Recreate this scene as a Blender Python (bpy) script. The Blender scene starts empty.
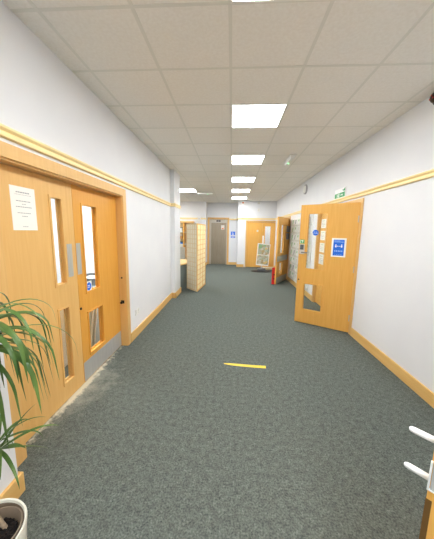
import bpy, bmesh, math, random
from mathutils import Matrix, Vector
random.seed(7)
S = bpy.context.scene
C = S.collection
PI = math.pi
XL, XR, ZC = -1.41, 1.91, 2.93
GX, GY = -0.043, 2.910            # ceiling grid origin
YB, YF = -2.6, 11.35              # wall behind the camera, far wall

# ------------------------------------------------------------------ materials
def mat(name, col, rough=0.6, metal=0.0, spec=0.4):
    m = bpy.data.materials.new(name); m.use_nodes = True
    p = m.node_tree.nodes['Principled BSDF']
    p.inputs['Base Color'].default_value = (*col, 1)
    p.inputs['Roughness'].default_value = rough
    p.inputs['Metallic'].default_value = metal
    p.inputs['Specular IOR Level'].default_value = spec
    return m

def srgb(r, g, b):
    f = lambda c: (c/255/12.92) if c/255 <= .04045 else ((c/255+.055)/1.055)**2.4
    return (f(r), f(g), f(b))

def noisy(name, c1, c2, scale=(1, 1, 1), nscale=5, detail=4, rough=0.6, bump=0.0, lo=.35, hi=.65, metal=0.0, spec=.4, distort=0.0):
    m = mat(name, c1, rough, metal, spec); nt = m.node_tree; N = nt.nodes; L = nt.links
    p = N['Principled BSDF']
    tc = N.new('ShaderNodeTexCoord'); mp = N.new('ShaderNodeMapping'); no = N.new('ShaderNodeTexNoise'); cr = N.new('ShaderNodeValToRGB')
    mp.inputs['Scale'].default_value = scale
    no.inputs['Scale'].default_value = nscale; no.inputs['Detail'].default_value = detail; no.inputs['Distortion'].default_value = distort
    L.new(tc.outputs['Object'], mp.inputs['Vector']); L.new(mp.outputs['Vector'], no.inputs['Vector'])
    L.new(no.outputs['Fac'], cr.inputs['Fac']); L.new(cr.outputs['Color'], p.inputs['Base Color'])
    cr.color_ramp.elements[0].position = lo; cr.color_ramp.elements[0].color = (*c1, 1)
    cr.color_ramp.elements[1].position = hi; cr.color_ramp.elements[1].color = (*c2, 1)
    if bump:
        b = N.new('ShaderNodeBump'); b.inputs['Strength'].default_value = bump; b.inputs['Distance'].default_value = .01
        L.new(no.outputs['Fac'], b.inputs['Height']); L.new(b.outputs['Normal'], p.inputs['Normal'])
    return m

def wood(name, c1, c2, axis='z', rough=.42):
    sc = {'z': (26, 26, 1.3), 'x': (1.3, 26, 26), 'y': (26, 1.3, 26)}[axis]
    return noisy(name, c1, c2, sc, 1.6, 5, rough, .03, .3, .72, 0, .35, .6)

M = {}
M['wall'] = noisy('wall_paint', srgb(231, 232, 235), srgb(234, 235, 237), (1, 1, 1), 2, 2, .85, spec=.2)
M['ceiling'] = noisy('ceiling_tile', srgb(242, 239, 233), srgb(247, 245, 240), (1, 1, 1), 45, 5, .95, .12, spec=.1)
M['grid'] = mat('ceiling_grid_metal', srgb(231, 230, 223), .6)
M['oak'] = wood('oak_veneer', srgb(226, 178, 106), srgb(234, 190, 120))
M['oak_warm'] = wood('oak_veneer_warm', srgb(230, 172, 84), srgb(238, 184, 98))
M['oak_orange'] = wood('oak_veneer_orange', srgb(226, 160, 64), srgb(234, 172, 78))
M['oak_frame'] = wood('oak_frame', srgb(225, 179, 110), srgb(232, 189, 122), 'y')
M['oak_frame_up'] = wood('oak_frame_upright', srgb(225, 179, 110), srgb(232, 189, 122), 'z')
M['oak_skirt'] = wood('oak_skirting', srgb(230, 184, 110), srgb(237, 195, 124), 'y')
M['pine'] = wood('pale_pine_rail', srgb(248, 222, 158), srgb(252, 230, 172), 'y')
M['pine_x'] = wood('pale_pine_rail_across', srgb(242, 206, 128), srgb(250, 218, 146), 'x')
M['steel'] = noisy('brushed_steel', srgb(186, 186, 182), srgb(200, 200, 196), (60, 60, 1), 3, 3, .42, .0, metal=.35)
M['lift_frame'] = noisy('lift_frame_steel', srgb(188, 182, 170), srgb(198, 192, 182), (40, 40, 1), 3, 3, .4, metal=.3)
M['lift_steel'] = noisy('lift_steel', srgb(150, 138, 120), srgb(165, 154, 136), (40, 40, 1), 3, 3, .4, metal=.55)
M['alu'] = mat('aluminium', srgb(205, 206, 204), .35, .5)
M['dark'] = mat('dark_metal', srgb(40, 36, 32), .4, .5)
M['black'] = mat('black_plastic', srgb(26, 27, 30), .5)
M['grey_plastic'] = mat('grey_plastic', srgb(120, 124, 128), .5)
M['white_plastic'] = mat('white_plastic', srgb(238, 238, 234), .4)
M['offwhite'] = mat('offwhite_plastic', srgb(222, 220, 212), .5)
M['paper'] = mat('paper', srgb(246, 245, 238), .8, spec=.1)
M['ink'] = mat('grey_ink', srgb(172, 172, 174), .8, spec=.1)
M['ink_dark'] = mat('dark_ink', srgb(88, 90, 96), .8, spec=.1)
M['blue'] = mat('sign_blue', srgb(48, 116, 226), .5, spec=.2)
M['blue_pale'] = mat('sign_pale_blue', srgb(160, 196, 246), .5, spec=.2)
M['white'] = mat('sign_white', srgb(250, 250, 250), .5, spec=.2)
M['green'] = mat('sign_green', srgb(92, 174, 118), .5, spec=.2)
M['green_pale'] = mat('leaflet_green', srgb(168, 205, 162), .7, spec=.1)
M['edge_brown'] = mat('brown_edge_strip', srgb(104, 74, 30), .7)
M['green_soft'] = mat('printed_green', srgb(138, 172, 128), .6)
M['bronze'] = mat('dark_bronze', srgb(58, 42, 24), .35, .3)
M['pale_grey'] = mat('pale_grey_backing', srgb(190, 193, 190), .6)
M['red'] = mat('red_board', srgb(206, 34, 38), .5)
M['orange'] = mat('orange_plastic', srgb(226, 120, 50), .5)
M['yellow'] = noisy('yellow_tape', srgb(238, 208, 40), srgb(246, 222, 96), (9, 30, 1), 2, 4, .5, 0, .42, .7)
M['grey_desk'] = mat('grey_laminate', srgb(112, 124, 126), .6)
M['beech'] = wood('beech_worktop', srgb(236, 200, 136), srgb(244, 212, 152), 'x')
M['lattice'] = wood('lattice_wood', srgb(232, 208, 162), srgb(238, 216, 174))
M['lattice_lit'] = wood('lattice_wood_lit', srgb(226, 172, 88), srgb(236, 186, 104))  # lattice wood with yellow light mixed into its colour
M['rice_paper'] = noisy('rice_paper', srgb(246, 236, 212), srgb(250, 242, 222), (1, 1, 1), 14, 3, .85, spec=.1)
M['rice_paper_lit'] = noisy('rice_paper_lit', srgb(250, 230, 176), srgb(253, 240, 198), (1, 1, 1), 9, 3, .85, spec=.1)  # screen paper tinted by the same painted yellow light
M['soil'] = noisy('potting_soil', srgb(14, 10, 8), srgb(44, 32, 22), (1, 1, 1), 90, 5, .95, .6, .45, .75)
M['pot'] = mat('cream_ceramic', srgb(232, 229, 214), .3)
M['inner_pot'] = mat('taupe_plastic_pot', srgb(134, 118, 100), .5)
M['lining'] = mat('brown_pot_shade', srgb(120, 104, 86), .6)  # shade inside the pot, painted as brown
M['cane'] = noisy('plant_cane', srgb(138, 120, 98), srgb(170, 152, 126), (1, 1, 8), 12, 4, .8, .4)
M['leaf'] = noisy('leaf_green', srgb(50, 82, 30), srgb(102, 132, 66), (1, 1, 1), 9, 3, .38, 0, .3, .7)
M['leaf_dark'] = noisy('leaf_dark_green', srgb(58, 86, 36), srgb(92, 120, 52), (1, 1, 1), 9, 3, .4, 0, .3, .7)
M['blue_book'] = mat('blue_cover', srgb(70, 130, 205), .6)
M['brown_box'] = mat('brown_cardboard', srgb(190, 140, 84), .8)
M['fabric_grey'] = mat('grey_fabric', srgb(186, 182, 170), .9)
M['chair_blue'] = mat('slate_fabric', srgb(86, 92, 100), .9)

def glass_mat():
    m = bpy.data.materials.new('clear_glass'); m.use_nodes = True; nt = m.node_tree; N = nt.nodes; L = nt.links
    N.remove(N['Principled BSDF'])
    t = N.new('ShaderNodeBsdfTransparent'); t.inputs['Color'].default_value = (.97, .98, .97, 1)
    g = N.new('ShaderNodeBsdfGlossy'); g.inputs['Roughness'].default_value = .03
    lw = N.new('ShaderNodeLayerWeight'); pw = N.new('ShaderNodeMath'); pw.operation = 'POWER'; pw.inputs[1].default_value = 4.0
    lw.inputs['Blend'].default_value = .5; L.new(lw.outputs['Facing'], pw.inputs[0])
    f = N.new('ShaderNodeMath'); f.operation = 'MULTIPLY_ADD'; f.inputs[1].default_value = .35; f.inputs[2].default_value = .025; L.new(pw.outputs[0], f.inputs[0])
    x = N.new('ShaderNodeMixShader')
    L.new(f.outputs[0], x.inputs[0]); L.new(t.outputs[0], x.inputs[1]); L.new(g.outputs[0], x.inputs[2])
    L.new(x.outputs[0], N['Material Output'].inputs['Surface'])
    return m
M['glass'] = glass_mat()

def emit_mat(name, col, st):
    m = bpy.data.materials.new(name); m.use_nodes = True; nt = m.node_tree; N = nt.nodes
    N.remove(N['Principled BSDF']); e = N.new('ShaderNodeEmission')
    e.inputs['Color'].default_value = (*col, 1); e.inputs['Strength'].default_value = st
    nt.links.new(e.outputs[0], N['Material Output'].inputs['Surface']); return m
M['panel'] = emit_mat('lit_diffuser', (.965, .985, 1.0), 10.0)
M['led'] = emit_mat('green_led', (.25, 1, .35), 2.0)

def carpet_mat():
    m = mat('carpet', srgb(95, 103, 102), .95, spec=.05); nt = m.node_tree; N = nt.nodes; L = nt.links; p = N['Principled BSDF']
    tc = N.new('ShaderNodeTexCoord')
    def noise(sc, det, vec=None):
        n = N.new('ShaderNodeTexNoise'); n.inputs['Scale'].default_value = sc; n.inputs['Detail'].default_value = det
        n.inputs['Roughness'].default_value = .65; L.new(tc.outputs['Object'], n.inputs['Vector']); return n
    def ramp(src, a, b, c1, c2):
        r = N.new('ShaderNodeValToRGB'); r.color_ramp.elements[0].position = a; r.color_ramp.elements[1].position = b
        r.color_ramp.elements[0].color = (*c1, 1); r.color_ramp.elements[1].color = (*c2, 1); L.new(src, r.inputs[0]); return r
    def mth(op, a, b):
        n = N.new('ShaderNodeMath'); n.operation = op; n.use_clamp = op in ('MULTIPLY',)
        for i, v in enumerate((a, b)):
            if isinstance(v, (int, float)): n.inputs[i].default_value = v
            else: L.new(v, n.inputs[i])
        return n.outputs[0]
    n1 = noise(95, 5); n2 = noise(26, 5)
    base = ramp(n1.outputs['Fac'], .28, .72, srgb(58, 66, 64), srgb(132, 138, 130))
    mot = ramp(n2.outputs['Fac'], .3, .7, (.66, .66, .66), (1.2, 1.2, 1.2))
    mx = N.new('ShaderNodeMixRGB'); mx.blend_type = 'MULTIPLY'; mx.inputs[0].default_value = 1
    L.new(base.outputs[0], mx.inputs[1]); L.new(mot.outputs[0], mx.inputs[2])
    # pale dust trodden along the double-door threshold
    sx = N.new('ShaderNodeSeparateXYZ'); L.new(tc.outputs['Object'], sx.inputs[0])
    X, Y = sx.outputs[0], sx.outputs[1]
    def band(v, c, w): # 1 at centre, 0 at w
        d = mth('ABSOLUTE', mth('SUBTRACT', v, c), 0); return mth('MAXIMUM', mth('SUBTRACT', 1.0, mth('DIVIDE', d, w)), 0)
    nn = noise(7, 6)
    wide = mth('MULTIPLY', band(X, -1.42, .42), band(Y, 2.25, 1.15))
    d1 = mth('ADD', wide, mth('SUBTRACT', mth('MULTIPLY', nn.outputs['Fac'], 1.5), 1.15))
    r1 = ramp(d1, .0, .75, (0, 0, 0), (.5, .5, .5))
    nn2 = noise(16, 6)
    thin = mth('MULTIPLY', band(X, -1.485, .10), band(Y, 2.25, 1.3))
    d2 = mth('ADD', thin, mth('SUBTRACT', mth('MULTIPLY', nn2.outputs['Fac'], 1.6), 1.0))
    r2 = ramp(d2, .12, .5, (0, 0, 0), (.85, .85, .85))
    mA = N.new('ShaderNodeMixRGB'); L.new(r1.outputs[0], mA.inputs[0]); L.new(mx.outputs[0], mA.inputs[1]); mA.inputs[2].default_value = (*srgb(186, 184, 168), 1)
    mB = N.new('ShaderNodeMixRGB'); L.new(r2.outputs[0], mB.inputs[0]); L.new(mA.outputs[0], mB.inputs[1]); mB.inputs[2].default_value = (*srgb(232, 224, 198), 1)
    L.new(mB.outputs[0], p.inputs['Base Color'])
    b = N.new('ShaderNodeBump'); b.inputs['Strength'].default_value = .5; b.inputs['Distance'].default_value = .008
    L.new(n1.outputs['Fac'], b.inputs['Height']); L.new(b.outputs[0], p.inputs['Normal'])
    return m
M['carpet'] = carpet_mat()

def collage_mat(name, seed):
    m = mat(name, (.5, .5, .5), .5); nt = m.node_tree; N = nt.nodes; L = nt.links
    tc = N.new('ShaderNodeTexCoord'); mp = N.new('ShaderNodeMapping'); v = N.new('ShaderNodeTexVoronoi'); cr = N.new('ShaderNodeValToRGB')
    mp.inputs['Location'].default_value = (seed, seed*.7, seed*1.3); mp.inputs['Scale'].default_value = (14, 14, 14)
    v.inputs['Scale'].default_value = 1.0
    L.new(tc.outputs['Object'], mp.inputs[0]); L.new(mp.outputs[0], v.inputs['Vector']); L.new(v.outputs['Color'], cr.inputs[0])
    e = cr.color_ramp.elements; e[0].position = 0; e[0].color = (*srgb(120, 122, 116), 1); e[1].position = 1; e[1].color = (*srgb(232, 214, 160), 1)
    for pos, c in ((.25, srgb(190, 182, 160)), (.4, srgb(150, 170, 140)), (.55, srgb(216, 210, 200)), (.7, srgb(168, 148, 110)), (.85, srgb(226, 200, 130))):
        q = e.new(pos); q.color = (*c, 1)
    L.new(cr.outputs[0], N['Principled BSDF'].inputs['Base Color']); return m

# ------------------------------------------------------------------ mesh helpers
class B:
    def __init__(s): s.bm = bmesh.new()
    def box(s, x0, y0, z0, x1, y1, z1, bev=0.0, mx=None):
        r = bmesh.ops.create_cube(s.bm, size=1)
        vs = r['verts']
        for v in vs:
            v.co = Vector(((x0+x1)/2+v.co.x*(x1-x0), (y0+y1)/2+v.co.y*(y1-y0), (z0+z1)/2+v.co.z*(z1-z0)))
        if bev:
            es = list({e for v in vs for e in v.link_edges})
            r2 = bmesh.ops.bevel(s.bm, geom=es, offset=bev, segments=2, affect='EDGES', profile=.7)
            vs = list({v for f in r2['faces'] for v in f.verts} | {v for v in vs if v.is_valid})
        if mx is not None:
            for v in vs: v.co = mx @ v.co
        return s
    def prism(s, pts, a, b, axis='z', mx=None):
        """extrude a 2D outline between a and b along axis"""
        def P(u, v, w):
            return {'z': (u, v, w), 'y': (u, w, v), 'x': (w, u, v)}[axis]
        lo = [s.bm.verts.new(P(u, v, a)) for u, v in pts]; hi = [s.bm.verts.new(P(u, v, b)) for u, v in pts]
        n = len(pts); s.bm.faces.new(lo[::-1]); s.bm.faces.new(hi)
        for i in range(n): s.bm.faces.new((lo[i], lo[(i+1) % n], hi[(i+1) % n], hi[i]))
        if mx is not None:
            for v in lo+hi: v.co = mx @ v.co
        return s
    def lathe(s, prof, n=32, mx=None):
        rings = []
        for r, z in prof:
            if r < 1e-6: rings.append([s.bm.verts.new((0, 0, z))])
            else: rings.append([s.bm.verts.new((r*math.cos(2*PI*i/n), r*math.sin(2*PI*i/n), z)) for i in range(n)])
        for a, b in zip(rings, rings[1:]):
            for i in range(n):
                j = (i+1) % n
                q = [a[i % len(a)], a[j % len(a)], b[j % len(b)], b[i % len(b)]]
                q = list(dict.fromkeys(q))
                if len(q) >= 3: s.bm.faces.new(q)
        if mx is not None:
            for v in [v for r in rings for v in r]: v.co = mx @ v.co
        return s
    def tube(s, pts, rad, n=10):
        pts = [Vector(p) for p in pts]; rads = rad if isinstance(rad, (list, tuple)) else [rad]*len(pts)
        rings = []; up = Vector((0.123, .456, .88)).normalized()
        for i, p in enumerate(pts):
            t = (pts[min(i+1, len(pts)-1)]-pts[max(i-1, 0)]).normalized()
            a = t.cross(up).normalized(); b = t.cross(a)
            rings.append([s.bm.verts.new(p+(a*math.cos(2*PI*k/n)+b*math.sin(2*PI*k/n))*rads[i]) for k in range(n)])
        for a, b in zip(rings, rings[1:]):
            for k in range(n): s.bm.faces.new((a[k], a[(k+1) % n], b[(k+1) % n], b[k]))
        s.bm.faces.new(rings[0][::-1]); s.bm.faces.new(rings[-1]); return s
    def slab(s, w, h, y0, y1, holes=(), z0=0.0, x0=0.0):
        """flat slab in the local XZ plane with rectangular through-holes (hx0, hz0, hx1, hz1)"""
        xs = sorted({x0, w, *[q for hh in holes for q in (hh[0], hh[2])]}); zs = sorted({z0, h, *[q for hh in holes for q in (hh[1], hh[3])]})
        vc = {}
        def V(x, y, z):
            k = (round(x, 5), round(y, 5), round(z, 5))
            if k not in vc: vc[k] = s.bm.verts.new((x, y, z))
            return vc[k]
        def solid(i, j):
            if not (0 <= i < len(xs)-1 and 0 <= j < len(zs)-1): return False
            cx, cz = (xs[i]+xs[i+1])/2, (zs[j]+zs[j+1])/2
            return not any(a < cx < c and b < cz < d for a, b, c, d in holes)
        for i in range(len(xs)-1):
            for j in range(len(zs)-1):
                if not solid(i, j): continue
                a, b, c, d = xs[i], xs[i+1], zs[j], zs[j+1]
                s.bm.faces.new((V(a, y0, c), V(b, y0, c), V(b, y0, d), V(a, y0, d)))
                s.bm.faces.new((V(a, y1, c), V(a, y1, d), V(b, y1, d), V(b, y1, c)))
                if not solid(i-1, j): s.bm.faces.new((V(a, y0, c), V(a, y0, d), V(a, y1, d), V(a, y1, c)))
                if not solid(i+1, j): s.bm.faces.new((V(b, y0, c), V(b, y1, c), V(b, y1, d), V(b, y0, d)))
                if not solid(i, j-1): s.bm.faces.new((V(a, y0, c), V(a, y1, c), V(b, y1, c), V(b, y0, c)))
                if not solid(i, j+1): s.bm.faces.new((V(a, y0, d), V(b, y0, d), V(b, y1, d), V(a, y1, d)))
        return s
    def poly(s, pts, n0, n1, fr):
        """flat polygon (u,v) given thickness n0..n1 in frame fr (Matrix: u,v,n)"""
        return s.prism(pts, n0, n1, 'z', fr)
    def rect(s, u0, v0, u1, v1, n0, n1, fr): return s.poly([(u0, v0), (u1, v0), (u1, v1), (u0, v1)], n0, n1, fr)
    def disc(s, u, v, r, n0, n1, fr, k=32): return s.poly([(u+r*math.cos(2*PI*i/k), v+r*math.sin(2*PI*i/k)) for i in range(k)], n0, n1, fr)
    def out(s, name, m, parent=None, smooth=False, loc=None, rotz=None, base=None):
        """link as one object; base = world point to put a top-level mesh's origin at"""
        bmesh.ops.recalc_face_normals(s.bm, faces=s.bm.faces)
        if base is not None:
            for v in s.bm.verts: v.co -= Vector(base)
        me = bpy.data.meshes.new(name); s.bm.to_mesh(me); s.bm.free()
        me.materials.append(m)
        if smooth:
            for p in me.polygons: p.use_smooth = True
            try: me.set_sharp_from_angle(angle=math.radians(40))
            except Exception: pass
        o = bpy.data.objects.new(name, me); C.objects.link(o)
        if parent is not None: o.parent = parent
        if base is not None: o.location = base
        if loc is not None: o.location = loc
        if rotz is not None: o.rotation_euler = (0, 0, rotz)
        return o

def tag(o, label, cat, group=None, kind=None):
    o['label'] = label; o['category'] = cat
    if group: o['group'] = group
    if kind: o['kind'] = kind
    return o
def thing(name, label, cat, loc=(0, 0, 0), rotz=0, group=None, kind=None):
    o = bpy.data.objects.new(name, None); C.objects.link(o); o.location = loc; o.rotation_euler = (0, 0, rotz)
    o.empty_display_size = .1
    return tag(o, label, cat, group, kind)
def struct(o, label, cat): return tag(o, label, cat, kind='structure')
def kids(o): return [c for c in bpy.data.objects if c.parent == o]
def dup(root, loc, rotz=None, label=None):
    r = root.copy(); C.objects.link(r); r.location = loc
    if rotz is not None: r.rotation_euler = (0, 0, rotz)
    if label: r['label'] = label
    for ch in kids(root):
        c = ch.copy(); C.objects.link(c); c.parent = r
        for g in kids(ch):
            d = g.copy(); C.objects.link(d); d.parent = c
    return r
def frame(origin, u, v):
    u = Vector(u).normalized(); v = Vector(v).normalized(); n = u.cross(v)
    return Matrix(((u.x, v.x, n.x, origin[0]), (u.y, v.y, n.y, origin[1]), (u.z, v.z, n.z, origin[2]), (0, 0, 0, 1)))
def text(name, body, size, fr, n, m, parent, align='CENTER'):
    cu = bpy.data.curves.new(name, 'FONT'); cu.body = body; cu.size = size; cu.align_x = align; cu.align_y = 'CENTER'; cu.extrude = .0003
    cu.materials.append(m)
    o = bpy.data.objects.new(name, cu); C.objects.link(o); o.parent = parent
    me = bpy.data.meshes.new_from_object(o.evaluated_get(bpy.context.evaluated_depsgraph_get()))
    bpy.data.objects.remove(o)
    o = bpy.data.objects.new(name, me); C.objects.link(o); o.parent = parent
    o.matrix_local = fr @ Matrix.Translation((0, 0, n)); return o

# ------------------------------------------------------------------ setting
b = B(); b.box(-5, YB-.15, -.1, 5.2, 13.5, 0); struct(b.out('floor', M['carpet']), 'grey-green heather carpet with pale dust along the left double doors', 'floor')
b = B(); b.box(-5, YB-.15, ZC, 5.2, 13.5, ZC+.1); struct(b.out('ceiling', M['ceiling']), 'suspended ceiling of square off-white mineral tiles', 'ceiling')
# T-bar grid of the suspended ceiling, corridor and reception side
b = B()
for i in range(-8, 9):
    x = GX+.6*i
    if -4.9 < x < 5.1: b.box(x-.012, YB, ZC-.0022, x+.012, 13.4, ZC+.002)
for j in range(-9, 18):
    y = GY+.6*j
    if YB < y < 13.4: b.box(-4.9, y-.012, ZC-.002, 5.1, y+.012, ZC+.002)
struct(b.out('trim_1', M['grid']), 'pale metal grid between the square ceiling tiles', 'ceiling grid')

# left wall: double-door opening Y 1.46..3.15
T = .14
b = B(); b.slab(5.735-YB, ZC, 0, T, [(1.43-YB, 0, 3.23-YB, 2.026)])
struct(b.out('wall_left', M['wall'], loc=(XL, YB, 0), rotz=PI/2), 'white wall holding the wooden double doors', 'wall')
# right wall: double doorway Y 3.93..5.75, far doorway 8.55..9.45
b = B(); b.slab(YF-YB, ZC, -T, 0, [(3.905-YB, 0, 5.775-YB, 2.054), (8.535-YB, 0, 9.485-YB, 2.054)])
struct(b.out('wall_right', M['wall'], loc=(XR, YB, 0), rotz=PI/2), 'long white wall behind the propped-open door with blue poster', 'wall')
b = B(); b.box(-1.6, 5.735, 0, -1.313, 6.34, ZC)
struct(b.out('wall_left_pillar', M['wall']), 'white corner pillar at the end of the left wall', 'pillar')
b = B(); b.box(-4.6, 6.2, 0, -1.6, 6.34, ZC)
struct(b.out('wall_reception_side', M['wall']), 'white partition between reception and the glazed room', 'wall')
b = B(); b.box(-4.75, YB, 0, -4.6, 11.85, ZC); struct(b.out('wall_outer_left', M['wall']), 'white outer wall of the rooms on the left', 'wall')
b = B(); b.box(-4.6, 11.7, 0, -1.2, 12.3, ZC); struct(b.out('wall_far_left', M['wall']), 'white far wall left of the lift', 'wall')
b = B(); b.slab(1.47, ZC, 0, .2, [(.1, 0, 1.0, 2.18)])
struct(b.out('wall_lift', M['wall'], loc=(-1.2, 12.1, 0)), 'white wall around the grey metal lift', 'wall')
b = B(); b.slab(2.05-.25, ZC, 0, .14, [(.62-.25, 0, 2.04-.25, 2.05)])
struct(b.out('wall_far_right', M['wall'], loc=(.25, YF, 0)), 'white far wall holding the closed wooden double doors', 'wall')
b = B(); b.box(.25, YF+.14, 0, .39, 12.3, ZC); struct(b.out('wall_lift_side', M['wall']), 'short white side wall right of the lift', 'wall')
b = B(); b.box(-4.75, YB-.15, 0, 4.75, YB, ZC); struct(b.out('wall_rear', M['wall']), 'white wall at the near end of the corridor', 'wall')
b = B(); b.box(XL, .8, 0, -1.245, 1.225, ZC); struct(b.out('wall_left_pier', M['wall']), 'white pier at the left behind the potted plant', 'wall pier')
b = B(); b.box(1.22, .95, 0, XR, 1.225, ZC); struct(b.out('wall_right_pier', M['wall']), 'white pier on which the nearest door hangs', 'wall pier')
# rooms beyond the right wall and the end doors
b = B(); b.box(4.6, YB, 0, 4.75, 11.35, ZC); b.box(XR+T, 7.2, 0, 4.6, 7.34, ZC); b.box(XR+T, YF, 0, 4.75, YF+.14, ZC)
struct(b.out('wall_outer_right', M['wall']), 'white walls of the rooms behind the right wall', 'wall')
b = B(); b.box(.39, 13.2, 0, 4.0, 13.34, ZC); b.box(2.6, YF+.14, 0, 2.74, 13.2, ZC)
struct(b.out('wall_end_lobby', M['wall']), 'plain walls of the lobby beyond the far double doors', 'wall')

# skirting, dado/picture rail
def skirt(name, segs, label):
    b = B()
    for (x0, y0, x1, y1) in segs: b.box(x0, y0, 0, x1, y1, .128, .004)
    return struct(b.out(name, M['oak_skirt']), label, 'skirting board')
t = .019
skirt('baseboard_left', [(XL, 3.305, XL+t, 5.735), (XL, 5.735-t, -1.313+t, 5.735), (-1.313, 5.735-t, -1.313+t, 6.34+t), (-1.6, 6.34, -1.313, 6.34+t)], 'oak skirting along the left wall and round the pillar')
skirt('baseboard_left_pier', [(-1.245, .8, -1.245+t, 1.225+t), (XL, 1.225, -1.245, 1.225+t)], 'oak skirting on the left pier beside the plant pot')
skirt('baseboard_right', [(XR-t, 1.225, XR, 3.855), (XR-t, 5.83, XR, 8.47), (XR-t, 9.55, XR, YF)], 'oak skirting along the right wall')
skirt('baseboard_far', [(-4.6, 11.7-t, -1.2, 11.7), (-1.2, 11.7-t, -1.2+t, 12.1), (-.14, 12.1-t, .25, 12.1), (.25-t, YF, .25, 12.1), (.25-t, YF-t, .56, YF)], 'oak skirting across the far walls')

def rail(name, segs, label):
    """moulded rail: two rounded beads with a groove; segs (x,y)->(x,y), side normal"""
    b = B()
    for (x0, y0), (x1, y1), (nx, ny) in segs:
        d = Vector((x1-x0, y1-y0, 0)); L_ = d.length; d.normalize()
        fr = Matrix(((nx, 0, d.x, x0), (ny, 0, d.y, y0), (0, 1, 0, 0), (0, 0, 0, 1)))
        z0, z1 = 2.128, 2.202
        prof = [(0, z0), (.014, z0), (.022, z0+.006), (.024, z0+.016), (.022, z0+.026), (.012, z0+.031), (.012, z0+.040), (.022, z0+.046), (.028, z0+.056), (.026, z0+.068), (.018, z1), (0, z1)]
        b.prism(prof, 0, L_, 'z', fr)
    o = b.out(name, M['pine'], smooth=True); return struct(o, label, 'wall rail')
rail('trim_2', [((XL, 1.225), (XL, 5.735), (1, 0)), ((XL, 5.735), (-1.313+.026, 5.735), (0, -1)), ((-1.313, 5.735), (-1.313, 6.34), (1, 0))], 'pale moulded wooden rail on the left wall above the doors')
rail('trim_3', [((XR, 1.225), (XR, YF), (-1, 0))], 'pale moulded wooden rail running along the right wall')
rail('trim_4', [((-4.6, 11.7), (-1.2, 11.7), (0, -1)), ((-.14, 12.1), (.25, 12.1), (0, -1)), ((.25-.026, YF), (XR, YF), (0, -1)), ((.25, YF), (.25, 12.1), (-1, 0))], 'pale moulded wooden rail across the far walls')

def arch_x(name, X, side, y0, y1, ztop, w, depth, label, lining=.03):
    """architrave + lining round an opening y0..y1 in a wall plane x=X; side=+1 when the corridor lies at +x"""
    e = .016*side
    b = B()
    for a, c in ((y0-w, y0), (y1, y1+w)): b.box(min(X, X+e), a, 0, max(X, X+e), c, ztop+w, .004)
    b.box(min(X, X+e), y0, ztop, max(X, X+e), y1, ztop+w, .004)
    e2 = e*.62                                             # planted inner step
    for a, c in ((y0-.014, y0+.006), (y1-.006, y1+.014)): b.box(min(X, X+e2), a, 0, max(X, X+e2), c, ztop)
    d = -depth*side
    for a, c in ((y0-.03, y0+.012), (y1-.012, y1+.03)): b.box(min(X, X+d), a, 0, max(X, X+d), c, ztop+.002)
    b.box(min(X, X+d), y0, ztop-.012, max(X, X+d), y1, ztop+.015)
    return struct(b.out(name, M['oak_frame_up']), label, 'door frame')
arch_x('trim_5', XL, 1, 1.455, 3.205, 2.012, .09, T, 'oak frame around the double doors on the left')
arch_x('trim_6', XR, -1, 3.93, 5.75, 2.04, .062, T, 'oak frame around the doorway behind the propped-open door')
arch_x('trim_7', XR, -1, 8.56, 9.46, 2.04, .08, T, 'oak frame round the far right doorway')
def arch_y(name, Y, x0, x1, ztop, w, depth, label, m):
    b = B()
    for a, c in ((x0-w, x0), (x1, x1+w)): b.box(a, Y-.018, 0, c, Y, ztop+w, .004)
    b.box(x0, Y-.018, ztop, x1, Y, ztop+w, .004)
    for a, c in ((x0-.02, x0+.012), (x1-.012, x1+.02)): b.box(a, Y, 0, c, Y+depth, ztop)
    b.box(x0, Y, ztop-.012, x1, Y+depth, ztop+.01)
    return struct(b.out(name, m), label, 'door frame')
arch_y('trim_8', YF, .66, 2.04, 2.04, .05, .14, 'oak frame round the far closed double doors', M['oak_frame_up'])
arch_y('trim_9', 12.1, -1.1, -.22, 2.17, .075, .14, 'oak surround of the lift', M['oak_frame_up'])

# ------------------------------------------------------------------ doors (structure)
def leaf(name, w, h, holes, loc, rotz, m, label, th=.044, z0=.012, bead=.016, x0=0.0, y0=None):
    """leaf in local XZ, visible face at y=0, body to -y (or +y when y0 given)"""
    r = thing(name, label, 'door', loc, rotz, kind='structure')
    ya, yb = (-th, 0) if y0 is None else (0, th)
    b = B(); b.slab(w, h, ya, yb, holes, z0=z0, x0=x0); b.out('leaf', m, r)
    for (a, c, d, e) in holes:
        b = B(); q = bead
        for yy0, yy1 in ((ya-.007, ya+.007), (yb-.007, yb+.007)):
            b.slab(d+.004, e+.004, yy0, yy1, [(a+q, c+q, d-q, e-q)], z0=c-.004, x0=a-.004)
        b.out('glazing_bead', m, r)
        b = B(); yp = -.011 if y0 is None else .011; b.box(a+.002, yp-.003, c+.002, d-.002, yp+.003, e-.002); b.out('pane', M['glass'], r)
    return r
XD = -1.49
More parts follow.
